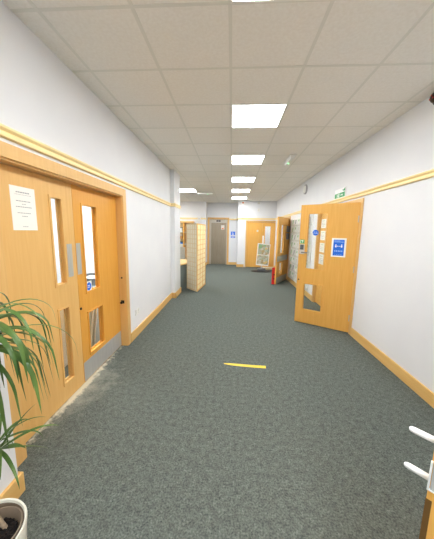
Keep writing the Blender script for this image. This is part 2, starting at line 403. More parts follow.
# left double doors: local x -> world +Y, local y -> world -X, so the seen face is at local y=0 and the body lies at +y
d1 = leaf('door_1', 2.306-1.470, 1.995, [(.532, 1.09, .692, 1.855), (.532, .172, .692, .892)], (XD, 1.470, 0), PI/2, M['oak'], 'pale oak door leaf with a white notice, left leaf of the pair', y0=0)
d2 = leaf('door_2', 3.190-2.311, 1.995, [(.122, .928, .412, 1.838), (.122, .262, .44, .732)], (XD, 2.311, 0), PI/2, M['oak_orange'], 'orange oak door leaf with a steel kick plate, right leaf of the pair', y0=0)
b = B(); b.box(.712, -.003, 1.146, .782, .001, 1.45, .001); p = b.out('push_plate', M['steel'], d1); p['label'] = 'brushed steel push plate'
b = B(); b.box(.006, -.003, 1.146, .074, .001, 1.452, .001); p = b.out('push_plate', M['steel'], d2); p['label'] = 'brushed steel push plate'
b = B(); b.box(.004, -.003, .018, .866, .001, .222, .001); p = b.out('kick_plate', M['steel'], d2); p['label'] = 'brushed steel kick plate'
b = B(); b.lathe([(0, 0), (.013, 0), (.013, .006), (.006, .010), (0, .010)], 16, Matrix.Translation((.016, 0, .80)) @ Matrix.Rotation(PI/2, 4, 'X'))
b.out('lock_cylinder', M['dark'], d2)
# latch on the door lining beside the right leaf
lk = thing('door_catch', 'dark metal catch on the frame right of the kick-plate door', 'door catch', (-1.45, 3.193, .625))
b = B(); b.box(-.022, -.006, -.022, .022, .0, .022, .002); b.out('plate', M['dark'], lk)
b = B(); b.lathe([(0, 0), (.007, 0), (.007, .03), (.017, .034), (.017, .048), (0, .05)], 16, Matrix.Rotation(PI/2, 4, 'X')); b.out('knob', M['dark'], lk, True)
b = B(); b.lathe([(0, 0), (.011, 0), (.011, .006), (0, .007)], 16, Matrix.Translation((-1.45, 3.193, .955)) @ Matrix.Rotation(PI/2, 4, 'X'))
tag(b.out('screw_cap', M['dark'], base=(-1.45, 3.193, .955)), 'small dark cap on the frame above the door catch', 'screw cap')

# propped-open right door
A3 = Vector((1.888, 3.945, 0)); R3 = math.radians(147.6)
d3 = leaf('door_3', .862, 2.045, [(.416, .965, .744, 1.908), (.420, .240, .748, .725)], A3, R3, M['oak_warm'], 'propped-open oak door with blue poster and keypad on the right', bead=.014, x0=-.016)
# keypad lock
b = B(); b.box(.763, 0, 1.225, .846, .026, 1.392, .006); q = b.out('keypad_lock', M['alu'], d3); q['label'] = 'silver and black keypad lock'
b = B(); b.box(.775, .024, 1.30, .834, .030, 1.384, .003); q2 = b.out('keypad', M['black'], q)
b = B()
for i in range(3):
    for j in range(4): b.box(.781+i*.018, .029, 1.306+j*.019, .793+i*.018, .033, 1.319+j*.019, .001)
b.out('keypad_buttons', M['grey_plastic'], q)
b = B(); b.tube([(.795, .02, 1.255), (.795, .055, 1.255), (.785, .062, 1.255), (.70, .062, 1.252)], .010); q3 = b.out('lever_handle', M['grey_plastic'], q, True)
b = B(); b.lathe([(0, 0), (.012, 0), (.012, .006), (0, .007)], 16, Matrix.Translation((.832, 0, .776)) @ Matrix.Rotation(-PI/2, 4, 'X')); b.out('lock_cylinder', M['dark'], d3)
b = B()
for z in (.25, 1.03, 1.8): b.tube([(-.004, .004, z-.05), (-.004, .004, z+.05)], .007)
b.out('hinge', M['steel'], d3)

# second leaf behind it (closed), with four notices
d4 = leaf('door_4', 5.736-4.845, 2.025, [], (XR+.045, 4.845, 0), PI/2, M['oak_warm'], 'closed oak leaf carrying four landscape notices, seen through the propped-open door')

# far right open door
A5 = Vector((1.893, 8.545, 0)); v5 = Vector((1.372-1.893, 7.60-8.545, 0)); R5 = math.atan2(v5.y, v5.x); W5 = v5.length
d5 = leaf('door_5', W5, 2.045, [(.50, .93, .83, 1.83), (.53, .255, .84, .655)], A5, R5, M['oak_warm'], 'far open oak door with steel push plate, held by a red box', bead=.02)
b = B(); b.box(.04, 0, .70, W5-.02, .004, .865, .001); q = b.out('push_plate', M['steel'], d5); q['label'] = 'wide steel push plate'
b = B(); b.box(.02, 0, .02, W5-.02, .004, .21, .001); q = b.out('kick_plate', M['steel'], d5); q['label'] = 'steel kick plate'
b = B(); b.box(.10, 0, 1.36, .30, .05, 1.56, .01); b.box(.12, 0, 1.60, .28, .06, 1.80, .01); q = b.out('door_closer', M['grey_plastic'], d5); q['label'] = 'grey hold-open unit'

# closed far double doors (face at y=0 local looks to -Y)
d6 = leaf('door_6', .668, 2.022, [], (.674, YF+.03, 0), 0, M['oak_warm'], 'plain closed oak leaf on the left of the far double doors', y0=0)
d7 = leaf('door_7', .672, 2.022, [(.105, .82, .375, 1.86)], (1.348, YF+.03, 0), 0, M['oak_warm'], 'closed oak leaf with tall glass panel behind the poster stand', y0=0)
b = B(); b.box(.015, -.004, 1.07, .08, .001, 1.43, .001); q = b.out('push_plate', M['white_plastic'], d7); q['label'] = 'pale push plate'
b = B(); b.box(.42, -.003, 1.60, .50, .001, 1.68); q = b.out('door_sign', M['offwhite'], d6); q['label'] = 'small pale sign plate'

# lift
d8 = thing('door_8', 'grey metal lift doors in an oak surround at the far end', 'lift', (-1.088, 12.14, 0), kind='structure')
b = B(); b.slab(.856, 2.155, 0, .03, [(.085, 0, .811, 2.0)]); b.out('frame', M['lift_frame'], d8)
b = B(); b.box(.086, .03, .006, .447, .05, 1.999, .001); b.out('sliding_panel', M['lift_steel'], d8)
b = B(); b.box(.449, .03, .006, .81, .05, 1.999, .001); b.out('sliding_panel', M['lift_steel'], d8)
b = B(); b.box(.33, -.006, 2.05, .53, .001, 2.12, .003); q = b.out('floor_display', M['black'], d8); q['label'] = 'dark floor indicator'
b = B(); b.box(.40, -.008, 2.068, .46, -.004, 2.102); b.out('indicator', M['ink'], q)

# nearest door at the right edge, seen edge-on
E9 = Vector((.482, .543, 0)); H9 = Vector((1.205, 1.245, 0)); v9 = E9-H9; R9 = math.atan2(v9.y, v9.x); W9 = v9.length
# local +x runs hinge -> free edge; local +y (left of travel) faces away from the corridor
d9 = thing('door_9', 'nearest oak door seen edge-on at the bottom right corner', 'door', H9, R9, kind='structure')
b = B(); b.box(0, .0, .012, W9, .044, 2.03, .002); b.out('leaf', M['oak_warm'], d9)
b = B(); b.box(W9-.001, .004, .985, W9+.004, .040, 1.055, .001); q = b.out('lock_faceplate', M['steel'], d9); q['label'] = 'steel lock faceplate with bright rim'
b = B(); b.box(W9-.001, -.0015, .982, W9+.006, .0025, 1.058, .0008); b.box(W9-.001, .0025, .982, W9+.006, .041, .9855, .0008); b.out('rim', M['white_plastic'], q)
b = B(); b.box(W9-.012, -.001, .02, W9+.0015, .011, .955); q = b.out('edge_strip', M['edge_brown'], d9); q['label'] = 'dark brown edge strip'  # dark brown strip along the free edge of the leaf
for z in (.995, 1.098):
    b = B(); b.lathe([(0, .053), (.004, .052), (.0065, .048), (.0075, .042), (.0075, 0), (0, 0)], 16, Matrix.Translation((W9-.02, 0, z)) @ Matrix.Rotation(PI/2, 4, 'X'))
    q = b.out('handle', M['white_plastic'], d9, True); q['label'] = 'pale rounded handle peg'

# ------------------------------------------------------------------ lights
L0 = None
def light_at(i, j, label, grp='lit ceiling panels'):
    global L0
    loc = (GX+.6*i+.3, GY+.6*j+.3, ZC)
    if L0 is None:
        L0 = thing('ceiling_light', label, 'ceiling light', loc, 0, grp)
        b = B(); b.slab(.298, .298, -.006, -.001, [(-.283, -.283, .283, .283)], z0=-.298, x0=-.298)
        for v in b.bm.verts: v.co = Vector((v.co.x, v.co.z, v.co.y))
        b.out('frame', M['white_plastic'], L0)
        b = B(); b.box(-.283, -.283, -.005, .283, .283, -.001); b.out('diffuser', M['panel'], L0)
        return L0
    return dup(L0, loc, None, label)
names = {0: 'largest lit ceiling panel, nearest one wholly in view', -3: 'lit ceiling panel cut off by the top of the photo', 3: 'second whole lit panel in the corridor row, beside the emergency light',
         6: 'third whole lit panel in the corridor row', 9: 'fourth whole lit panel in the corridor row', 12: 'furthest lit ceiling panel of the corridor row, before the lift'}
for j in (0, -3, 3, 6, 9, 12): light_at(0, j, names[j])
for j in (-6, -8): light_at(0, j, 'lit ceiling panel behind the viewer')
light_at(-3, 9, 'lit ceiling panel over reception, left of the corridor row')
light_at(-5, 8, 'lit ceiling panel above the reception shelves'); light_at(-5, 12, 'lit ceiling panel at the back of reception')
for i, j in ((-4, 1), (-4, -2), (-4, 0), (-4, 3), (-6, 1), (-6, 3)): light_at(i, j, 'unseen lit ceiling panel added in the glazed room on the left')  # unseen panels, some added only to brighten the cabinet and the glass view
light_at(5, 3, 'lit ceiling panel inside the room behind the right doorway')
light_at(3, 16, 'unseen lit ceiling panel added to brighten the lobby beyond the far double doors')  # unseen panel added to brighten what shows through the far door glass
light_at(5, 9, 'lit ceiling panel inside the room behind the far right door')

# emergency bulkhead lights
def bulkhead(loc, rotz, label):
    r = thing('emergency_light', label, 'emergency light', loc, rotz, 'emergency lights')
    b = B(); b.box(-.06, -.29, -.016, .06, .29, 0, .004); b.out('base', M['offwhite'], r)
    b = B(); b.prism([(-.045, -.016), (.045, -.016), (.03, -.055), (-.03, -.055)], -.27, .27, 'y'); b.out('cover', M['white_plastic'], r)
    b = B(); b.lathe([(0, 0), (.010, 0), (.010, -.008), (0, -.01)], 12, Matrix.Translation((0, .1, -.055))); b.out('indicator_lamp', M['led'], r)
    return r
bulkhead((1.03, 4.93, ZC), 0, 'white emergency light with green lamp on the corridor ceiling')
bulkhead((-.98, 9.05, ZC), -PI/2, 'white emergency light beside the panel over reception')

# ------------------------------------------------------------------ wall and ceiling fittings
def fit(name, loc, axis, label, cat, build):
    r = thing(name, label, cat, loc); build(r, axis); return r
# dark alarm at the top right edge
r = thing('fire_alarm', 'dark round alarm with red spots under the ceiling, right edge', 'alarm', (XR, 2.675, 2.858))
rx = Matrix.Rotation(-PI/2, 4, 'Y')
b = B(); b.lathe([(0, 0), (.062, 0), (.062, .02), (.05, .03), (0, .03)], 28, rx); b.out('base', M['dark'], r, True)
b = B(); b.lathe([(.048, .03), (.046, .05), (.034, .066), (.018, .072), (0, .073)], 28, rx); b.out('dome', M['bronze'], r, True)
for dy, dz in ((.004, .016), (.02, -.012), (-.016, -.010)):
    b = B(); b.lathe([(0, .060), (.007, .060), (.007, .0745), (0, .0755)], 10, Matrix.Translation((0, dy, dz)) @ rx); q = b.out('lamp', M['red'], r); q['label'] = 'red lamp spot'
# exit sign over the right doorway
r = thing('exit_sign', 'green exit sign, white glare painted on its top half, on the rail above the propped-open door', 'sign', (XR-.012, 4.71, 2.205))
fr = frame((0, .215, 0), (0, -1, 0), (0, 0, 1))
b = B(); b.rect(0, 0, .43, .16, -.011, .006, fr); b.out('panel', M['white'], r)  # white above the green field is glare painted into the sign
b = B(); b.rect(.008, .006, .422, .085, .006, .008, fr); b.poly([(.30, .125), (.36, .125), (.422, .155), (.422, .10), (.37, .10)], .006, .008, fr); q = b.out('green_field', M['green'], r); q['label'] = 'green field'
b = B()   # running man, arrow, door
b.disc(.12, .07, .009, .008, .009, fr, 12); b.poly([(.10, .058), (.125, .062), (.135, .04), (.115, .03)], .008, .009, fr)
b.poly([(.115, .033), (.128, .036), (.10, .012), (.088, .014)], .008, .009, fr); b.poly([(.125, .038), (.135, .036), (.155, .018), (.143, .012)], .008, .009, fr)
b.rect(.17, .01, .205, .078, .008, .009, fr)
b.rect(.25, .038, .32, .05, .008, .009, fr); b.poly([(.32, .025), (.345, .044), (.32, .063)], .008, .009, fr)
b.out('pictogram', M['white'], r)
# oval wall speaker
r = thing('wall_speaker', 'pale oval speaker high on the right wall', 'speaker', (XR, 6.92, 2.71))
b = B(); b.lathe([(0, 0), (.125, 0), (.125, .02), (.112, .034), (.1, .034)], 32, Matrix.Diagonal((1, 1.15, 1, 1)) @ rx); b.out('rim', M['ink'], r, True)
b = B(); b.lathe([(.1, .03), (.085, .046), (.05, .056), (0, .058)], 32, Matrix.Diagonal((1, 1.15, 1, 1)) @ rx); b.out('grille', M['white_plastic'], r, True)
# far wall fittings
def wallbox(name, x, y, z, w, h, d, m, label, cat, lens=None):
    r = thing(name, label, cat, (x, y, z)); b = B(); b.box(-w/2, -d, -h/2, w/2, 0, h/2, .008); b.out('case', m, r)
    b = B(); b.lathe([(0, 0), (w*.28, 0), (w*.26, .012), (w*.12, .02), (0, .021)], 16, Matrix.Translation((0, -d, 0)) @ Matrix.Rotation(PI/2, 4, 'X')); b.out('lens', lens or M['offwhite'], r, True); return r
wallbox('fire_beacon', .45, YF, 2.845, .13, .13, .06, M['white_plastic'], 'small orange and white beacon under the far ceiling', 'beacon', M['orange'])
wallbox('motion_detector', 1.14, YF, 2.54, .09, .14, .06, M['white_plastic'], 'small white sensor high above the far double doors', 'sensor')
wallbox('smoke_alarm', 1.14, YF, 2.84, .10, .08, .05, M['offwhite'], 'pale box at the ceiling above the far white sensor', 'alarm')
wallbox('wall_mounted_sounder', -1.52, 11.6715, 2.15, .13, .2, .06, M['white_plastic'], 'small white box on the rail left of the lift', 'alarm box')
# socket on the left wall
r = thing('wall_socket', 'white socket low on the left wall past the double doors', 'socket', (XL, 3.575, .365))
b = B(); b.box(0, -.075, -.045, .009, .075, .045, .003); b.out('plate', M['white_plastic'], r)
for s in (-1, 1):
    b = B(); b.box(.008, s*.042-.012, .018, .013, s*.042+.012, .034, .002); b.out('switch', M['offwhite'], r)
for s in (-1, 1):
    b = B()
    b.box(.0085, s*.04-.003, -.004, .0098, s*.04+.003, .008)
    for q in (-1, 1): b.box(.0085, s*.04+q*.011-.004, -.024, .0098, s*.04+q*.011+.004, -.019)
    b.out('pin_holes', M['ink_dark'], r)

# ------------------------------------------------------------------ notices and signs
def words_lines(b, rows, fr, n):
    """rows of grey marks broken into words: (centre v, height, width)"""
    for v, hh, w in rows:
        u = -w/2
        while u < w/2-.004:
            k = min(random.uniform(.008, .022)*(hh/.005)**.5, w/2-u)
            b.rect(u, v-hh/2, u+k, v+hh/2, n, n+.0003, fr); u += k+.0035
def sheet(name, fr, w, h, rows, label, group=None, m=None, thick=.001):
    o = fr.to_translation(); r = thing(name, label, 'notice', o, 0, group); f = fr.copy(); f.translation = (0, 0, 0)
    b = B(); b.rect(-w/2, -h/2, w/2, h/2, .0003, thick, f); b.out('sheet', m or M['paper'], r)
    b = B(); words_lines(b, rows, f, thick); b.out('print', M['ink'], r); return r
frL = frame((XD, 1.751, 1.722), (0, 1, 0), (0, 0, 1))
sheet('paper_notice', frL, .216, .302, [(.112, .008, .12), (.096, .003, .14), (.052, .0055, .13), (.032, .0045, .035), (.012, .0055, .14), (-.03, .005, .12), (-.052, .005, .05), (-.125, .004, .05)], 'white A4 notice taped to the pale left door leaf')
for k, (z, hh) in enumerate(((1.785, .19), (1.532, .2), (1.272, .2), (1.02, .22))):
    fr = frame((XR+.045, 5.565, z), (0, -1, 0), (0, 0, 1))
    sheet('paper_notice', fr, .28, hh, [(hh*.3, .01, .16), (hh*.05, .006, .2), (-hh*.12, .006, .2), (-hh*.28, .006, .12)],
          ['topmost', 'second from top', 'third from top', 'lowest'][k]+' of four landscape notices seen through the open door glass', 'notices behind the door glass')
M3 = Matrix.Translation(A3) @ Matrix.Rotation(R3, 4, 'Z')
def on3(x, z, y=0.0): return M3 @ frame((x, y, z), (-1, 0, 0), (0, 0, 1))
# blue poster
fr = on3(.236, 1.36); r = thing('blue_poster', 'blue distancing poster with white margin on the propped-open door', 'poster', fr.to_translation()); f = fr.copy(); f.translation = (0, 0, 0)
b = B(); b.rect(-.106, -.149, .106, .149, .0004, .0014, f); b.out('sheet', M['paper'], r)
b = B(); b.rect(-.080, -.128, .080, .124, .0014, .0020, f); q = b.out('blue_panel', M['blue'], r); q['label'] = 'blue printed panel'
b = B(); b.rect(-.07, .100, .02, .108, .002, .0026, f); b.rect(-.07, .084, .05, .091, .002, .0026, f); b.rect(.045, .082, .056, .093, .002, .0026, f); b.rect(.062, .082, .07, .093, .002, .0026, f)
b.out('heading', M['blue_pale'], q)
b = B()
for s in (-1, 1):
    u = s*.042; b.disc(u, .042, .009, .002, .0026, f, 14); b.poly([(u-.012, .031), (u+.012, .031), (u+.009, .002), (u-.009, .002)], .002, .0026, f)
b.rect(-.02, .019, .02, .024, .002, .0026, f); b.poly([(.014, .012), (.026, .0215), (.014, .031)], .002, .0026, f); b.poly([(-.014, .012), (-.026, .0215), (-.014, .031)], .002, .0026, f)
b.out('figures', M['white'], q)
b = B()
for k in range(5):
    u = -.05+k*.025; b.poly([(u-.011, -.055), (u, -.04), (u+.011, -.055), (u, -.07)], .002, .0026, f)
for k in range(4): b.rect(-.055+k*.03, -.112, -.04+k*.03, -.106, .002, .0026, f)
b.out('symbols', M['blue_pale'], q)
# green sign above the keypad
fr = on3(.812, 1.435); r = thing('green_sign', 'small green square sign with white arrow above the keypad', 'sign', fr.to_translation()); f = fr.copy(); f.translation = (0, 0, 0)
b = B(); b.rect(-.038, -.034, .038, .034, .0004, .0015, f); b.out('plate', M['green'], r)
b = B(); b.poly([(-.016, .022), (.02, .022), (.02, .012), (-.016, .012)], .0015, .002, f); b.poly([(.01, .014), (.02, .014), (.006, -.006), (-.004, -.006)], .0015, .002, f)
b.rect(-.004, -.024, .006, -.014, .0015, .002, f); b.rect(-.032, -.03, -.026, .03, .0015, .002, f); b.out('arrow', M['white'], r)
# blue round fire-door sign on the glass
fr = on3(.604, 1.588, -.008); r = thing('fire_door_sign', 'blue round mandatory sticker on the open door glass', 'sign', fr.to_translation()); f = fr.copy(); f.translation = (0, 0, 0)
b = B(); b.disc(0, 0, .048, .0003, .0012, f, 36); b.out('disc', M['blue'], r)
text('lettering', 'Fire door', .02, f @ Matrix.Translation((0, .011, 0)), .0016, M['white'], r); text('lettering', 'keep shut', .02, f @ Matrix.Translation((0, -.012, 0)), .0016, M['white'], r)
# label on the glass of the right leaf of the left pair
fr = frame((XD-.008, 2.495, .99), (0, 1, 0), (0, 0, 1)); r = thing('door_label', 'blue and white label inside the lower corner of the left door glass', 'sign', fr.to_translation()); f = fr.copy(); f.translation = (0, 0, 0)
b = B(); b.rect(-.045, -.05, .06, .055, .0003, .001, f); b.out('backing', M['white'], r)
b = B(); b.disc(.008, 0, .044, .001, .0016, f, 30); b.out('disc', M['blue'], r)
b = B(); b.rect(-.014, .006, .026, .012, .0016, .002, f); b.rect(-.014, -.012, .026, -.006, .0016, .002, f); b.out('lettering', M['white'], r)
# lift notices
fr = frame((-.45, 12.171-.0, 1.785), (1, 0, 0), (0, 0, 1))
r = thing('lift_notice', 'small white and orange notice on the lift door', 'notice', fr.to_translation()); f = fr.copy(); f.translation = (0, 0, 0)
b = B(); b.rect(-.075, -.1, .075, .1, .0005, .002, f); b.out('sheet', M['paper'], r)
b = B(); b.rect(-.05, -.085, .05, -.03, .002, .003, f); b.rect(-.04, .02, .04, .03, .002, .003, f); b.out('print', M['orange'], r)
for z, hh, lab in ((1.51, .17, 'upper blue sign on the wall right of the lift'), (1.335, .08, 'lower blue sign on the wall right of the lift')):
    fr = frame((.045, 12.1, z), (1, 0, 0), (0, 0, 1)); r = thing('blue_sign', lab, 'sign', fr.to_translation(), 0, 'blue signs by the lift'); f = fr.copy(); f.translation = (0, 0, 0)
    b = B(); b.rect(-.1, -hh/2, .1, hh/2, .0005, .004, f); b.out('plate', M['blue'], r)
    b = B()
    if hh > .1:
        b.disc(-.01, .045, .016, .004, .005, f, 14); b.rect(-.02, -.01, .0, .03, .004, .005, f); b.rect(-.02, -.016, .04, -.004, .004, .005, f); b.poly([(-.05, -.03), (.05, -.03), (.03, -.06), (-.03, -.06)], .004, .005, f)
    else: b.rect(-.08, .005, .08, .018, .004, .005, f); b.rect(-.06, -.022, .06, -.01, .004, .005, f)
    b.out('symbol', M['white'], r)

# ------------------------------------------------------------------ things on the floor
# yellow tape
b = B(); b.prism([(-.062, 2.838), (.0, 2.842), (.10, 2.836), (.26, 2.824), (.441, 2.818), (.434, 2.762), (.25, 2.774), (.10, 2.788), (.0, 2.805), (-.06, 2.824)], .0002, .0022)
tag(b.out('floor_tape', M['yellow'], base=(.19, 2.8, 0)), 'yellow tape strip stuck across the grey carpet', 'tape')

# potted plant
PX, PY = -.981, .781
pl = thing('potted_plant', 'dragon plant with drooping strap leaves in a cream pot', 'plant', (PX, PY, 0))
b = B(); b.lathe([(0, 0), (.108, 0), (.116, .006), (.128, .12), (.142, .30), (.148, .345), (.146, .352), (.139, .350), (.134, .335), (.128, .28), (.12, .2), (0, .2)], 56); b.out('pot', M['pot'], pl, True)
ix, iy = .018, .022
mi = Matrix.Translation((ix, iy, 0))
b = B(); b.lathe([(.086, .201), (.092, .26), (.100, .328), (.104, .336), (.098, .338), (.093, .326), (.088, .27), (.084, .205)], 48, mi); b.out('inner_pot', M['inner_pot'], pl, True)
b = B(); b.lathe([(.1375, .343), (.1325, .335), (.1265, .28), (.118, .203), (.085, .2015)], 56); q = b.out('pot_shade', M['lining'], pl, True); q['label'] = 'brown shade painted inside the pot'  # added surface: shade in the pot gap painted as darker brown
b = B(); bmesh.ops.create_grid(b.bm, x_segments=26, y_segments=26, size=.092)
for v in list(b.bm.verts):
    if v.co.length > .0895: b.bm.verts.remove(v)
for v in b.bm.verts: v.co = Vector((v.co.x+ix, v.co.y+iy, .298+random.uniform(-.006, .006)))
b.out('soil', M['soil'], pl)
# canes: base leans left/up
def W(p): return Vector(p)-Vector((PX, PY, 0))
base = W((-.952, .852, .29)); hi = W((-.985, .87, 1.19)); lo = W((-.945, .86, .70))
b = B(); b.tube([base, W((-1.01, .86, .36)), W((-1.05, .86, .50)), W((-1.03, .855, .75)), W((-.975, .845, 1.0)), hi], [.0095, .0095, .010, .010, .010, .010], 12); b.out('cane', M['cane'], pl, True)
b = B(); b.tube([W((-1.05, .86, .50)), W((-1.01, .858, .60)), W((-.955, .852, .68)), lo], [.009, .008, .008, .007], 10); b.out('cane', M['cane'], pl, True)
def strap(bm, root, az, up, L_, droop, wid, curl=0.0, seg=14):
    """one arching leaf: launched at elevation `up`, bending down with length"""
    p = Vector(root); el = up; ds = L_/seg; prev = None
    for i in range(seg+1):
        s = i/seg
        w = wid*(.55+.45*min(1, s*5))*(1-s**2.6)+.0006
        d = Vector((math.cos(az)*math.cos(el), math.sin(az)*math.cos(el), math.sin(el)))
        side = Vector((-math.sin(az), math.cos(az), 0)); nn = side.cross(d)
        tw = curl*s; side = (side*math.cos(tw)+nn*math.sin(tw)); nn = side.cross(d)
        row = [bm.verts.new(p-side*w/2+nn*w*.10), bm.verts.new(p-nn*w*.06), bm.verts.new(p+side*w/2+nn*w*.10)]
        for q_ in row: q_.co.x = max(q_.co.x, -.235)
        if prev:
            for a in range(2): bm.faces.new((prev[a], prev[a+1], row[a+1], row[a]))
        prev = row; p = p+d*ds; az += curl*.02
        el = max(el-droop*ds/L_*(.35+1.3*s), -1.45)
def head(center, n, spec, m, name, spread):
    b = B()
    for k in range(n):
        az, up, L_, dr, wd = spec(k, n)
        root = Vector(center)+Vector((math.cos(az)*.008, math.sin(az)*.008, random.uniform(-spread, spread*.4)))
        strap(b.bm, root, az, up, L_, dr, wd, random.uniform(-.7, .7))
    return b.out(name, m, pl, True)
random.seed(21)
def sp_hi(k, n):
    az = k*2.399+random.uniform(-.2, .2); lay = k/n
    return az, .85-1.35*lay+random.uniform(-.15, .15), random.uniform(.33, .47), random.uniform(2.6, 3.6), random.uniform(.015, .024)
head(hi, 84, sp_hi, M['leaf'], 'leaf_crown', .09)
random.seed(5)
def sp_lo(k, n):
    az = k*2.399+.4; lay = k/n
    return az, .9-1.2*lay, random.uniform(.15, .225), random.uniform(.9, 1.9), random.uniform(.013, .019)
head(lo, 20, sp_lo, M['leaf_dark'], 'leaf_crown', .03)

# folding screen at the end of the left wall
sc = thing('folding_screen', 'cream two-panel folding screen with lattice, beside reception', 'room divider', (-.886, 6.372, 0))
def screen_panel(w, rotz, nc, nr, mw, mp, label):
    H = 1.78; r = bpy.data.objects.new('panel', None); C.objects.link(r); r.parent = sc; r.rotation_euler = (0, 0, rotz); r['label'] = label
    b = B(); b.slab(w, H, -.011, .011, [(.026, .05, w-.026, H-.03)], z0=.012); b.out('frame', mw, r)
    b = B(); b.box(.024, -.0015, .048, w-.024, .0015, H-.028); b.out('paper', mp, r)
    b = B()
    for i in range(1, nc): x = .026+(w-.052)*i/nc; b.box(x-.007, -.008, .05, x+.007, .008, H-.03)
    for j in range(1, nr): z = .05+(H-.08)*j/nr; b.box(.026, -.007, z-.007, w-.026, .007, z+.007)
    b.out('lattice', mw, r); return r
a1 = math.atan2(6.738-6.356, -1.217+.886); a2 = math.atan2(7.326-6.356, -.774+.886)
screen_panel(.50, a1, 5, 14, M['lattice'], M['rice_paper'], 'cream lattice panel facing the corridor')
screen_panel(.97, a2, 3, 13, M['lattice_lit'], M['rice_paper_lit'], 'lattice panel tinted as if yellow-lit, on the corridor side')

# reception desk behind the pillar
dk = thing('reception_desk', 'grey-fronted reception desk with pale wooden top behind the pillar', 'desk', (-1.335, 6.80, 0), math.radians(72))
b = B(); b.prism([(-.20, 0), (.1, -.02), (.5, .02), (.9, .10), (.9, .14), (.5, .06), (.1, .02), (-.20, .04)], .0, .66); b.out('front_panel', M['grey_desk'], dk)
b = B(); b.prism([(-.22, -.01), (.1, -.04), (.5, .0), (.95, .08), (.95, .78), (-.22, .70)], .66, .695); b.out('worktop', M['beech'], dk)
b = B(); b.box(-.18, .04, 0, -.15, .66, .66); b.out('side_panel', M['grey_desk'], dk)
b = B(); b.box(.87, .16, 0, .9, .74, .66); b.out('side_panel', M['grey_desk'], dk)

# reception chair behind the desk
ch = thing('office_chair', 'grey office chair behind the reception desk', 'chair', (-1.82, 8.55, 0), math.radians(100))
b = B(); b.box(-.23, -.23, .44, .23, .23, .52, .03); b.out('seat', M['chair_blue'], ch, True)
b = B(); b.prism([(.20, -.21), (.26, -.12), (.275, 0), (.26, .12), (.20, .21), (.24, .21), (.30, .12), (.315, 0), (.30, -.12), (.24, -.21)], .58, 1.02); b.out('backrest', M['fabric_grey'], ch, True)
b = B(); b.tube([(.05, 0, .45), (.25, 0, .43), (.295, 0, .6)], .018); b.out('back_support', M['black'], ch, True)
b = B(); b.tube([(0, 0, .09), (0, 0, .45)], .028, 14); b.out('column', M['dark'], ch, True)
for k in range(5):
    a = 2*PI*k/5; b = B(); b.tube([(0, 0, .10), (.27*math.cos(a), .27*math.sin(a), .065)], [.022, .014]); lg = b.out('leg', M['black'], ch, True)
    b = B(); b.lathe([(0, -.012), (.03, -.012), (.03, .012), (0, .012)], 16, Matrix.Translation((.27*math.cos(a), .27*math.sin(a), .03)) @ Matrix.Rotation(a, 4, 'Z') @ Matrix.Rotation(PI/2, 4, 'X')); b.out('caster', M['black'], lg, True)

# bookcase on the far reception wall
BX0, BX1, BY0, BY1 = -3.1, -1.76, 11.33, 11.67
bc = thing('bookcase', 'tall wooden shelf unit in reception left of the screen', 'shelves', ((BX0+BX1)/2, BY0, 0))
ox = (BX0+BX1)/2
b = B(); b.box(BX0-ox, .32, .0, BX1-ox, .34, 1.96); b.out('back_panel', M['lattice'], bc)
for x in (BX0, -2.22, BX1-.05): b = B(); b.box(x-ox, 0, 0, x-ox+.05, .32, 1.96, .003); b.out('upright', M['oak_warm'], bc)
b = B(); b.box(BX0-ox-.03, -.02, 1.96, BX1-ox+.03, .345, 2.03, .004); b.out('top', M['oak_frame'], bc)
SH = [(.45, M['beech']), (.86, M['beech']), (1.0, M['white_plastic']), (1.24, M['beech']), (1.545, M['white_plastic'])]
for z, m in SH:
    for xa, xb in ((BX0+.05, -2.22), (-2.17, BX1-.05)): b = B(); b.box(xa-ox, .01, z-.02, xb-ox, .32, z, .002); b.out('shelf', m, bc)
def shelfbox(name, x, z, w, h, d, m, label, cat, lid=None):
    r = thing(name, label, cat, (x, BY0+.03, z)); b = B(); b.box(-w/2, 0, 0, w/2, d, h, .004); b.out('body', m, r)
    b = B(); b.box(-w/2-.004, -.004, h*.86, w/2+.004, d+.004, h+.004, .003); b.out('lid', lid or m, r)
shelfbox('storage_box', -2.36, 1.545, .2, .2, .22, M['white_plastic'], 'white box on the top shelf of the reception unit', 'box', M['ink_dark'])
shelfbox('storage_box', -2.37, 1.24, .2, .17, .22, M['brown_box'], 'brown box on the middle shelf of the reception unit', 'box', M['paper'])
shelfbox('storage_box', -2.38, 1.0, .26, .10, .22, M['blue_book'], 'blue box on the lower white shelf of the reception unit', 'box', M['black'])
shelfbox('paper_tray', -2.40, .86, .3, .09, .22, M['offwhite'], 'white paper tray on the shelf under the blue box', 'tray', M['paper'])
shelfbox('telephone', -2.34, .45, .18, .12, .2, M['black'], 'black device on the lowest shelf of the reception unit', 'telephone', M['grey_plastic'])

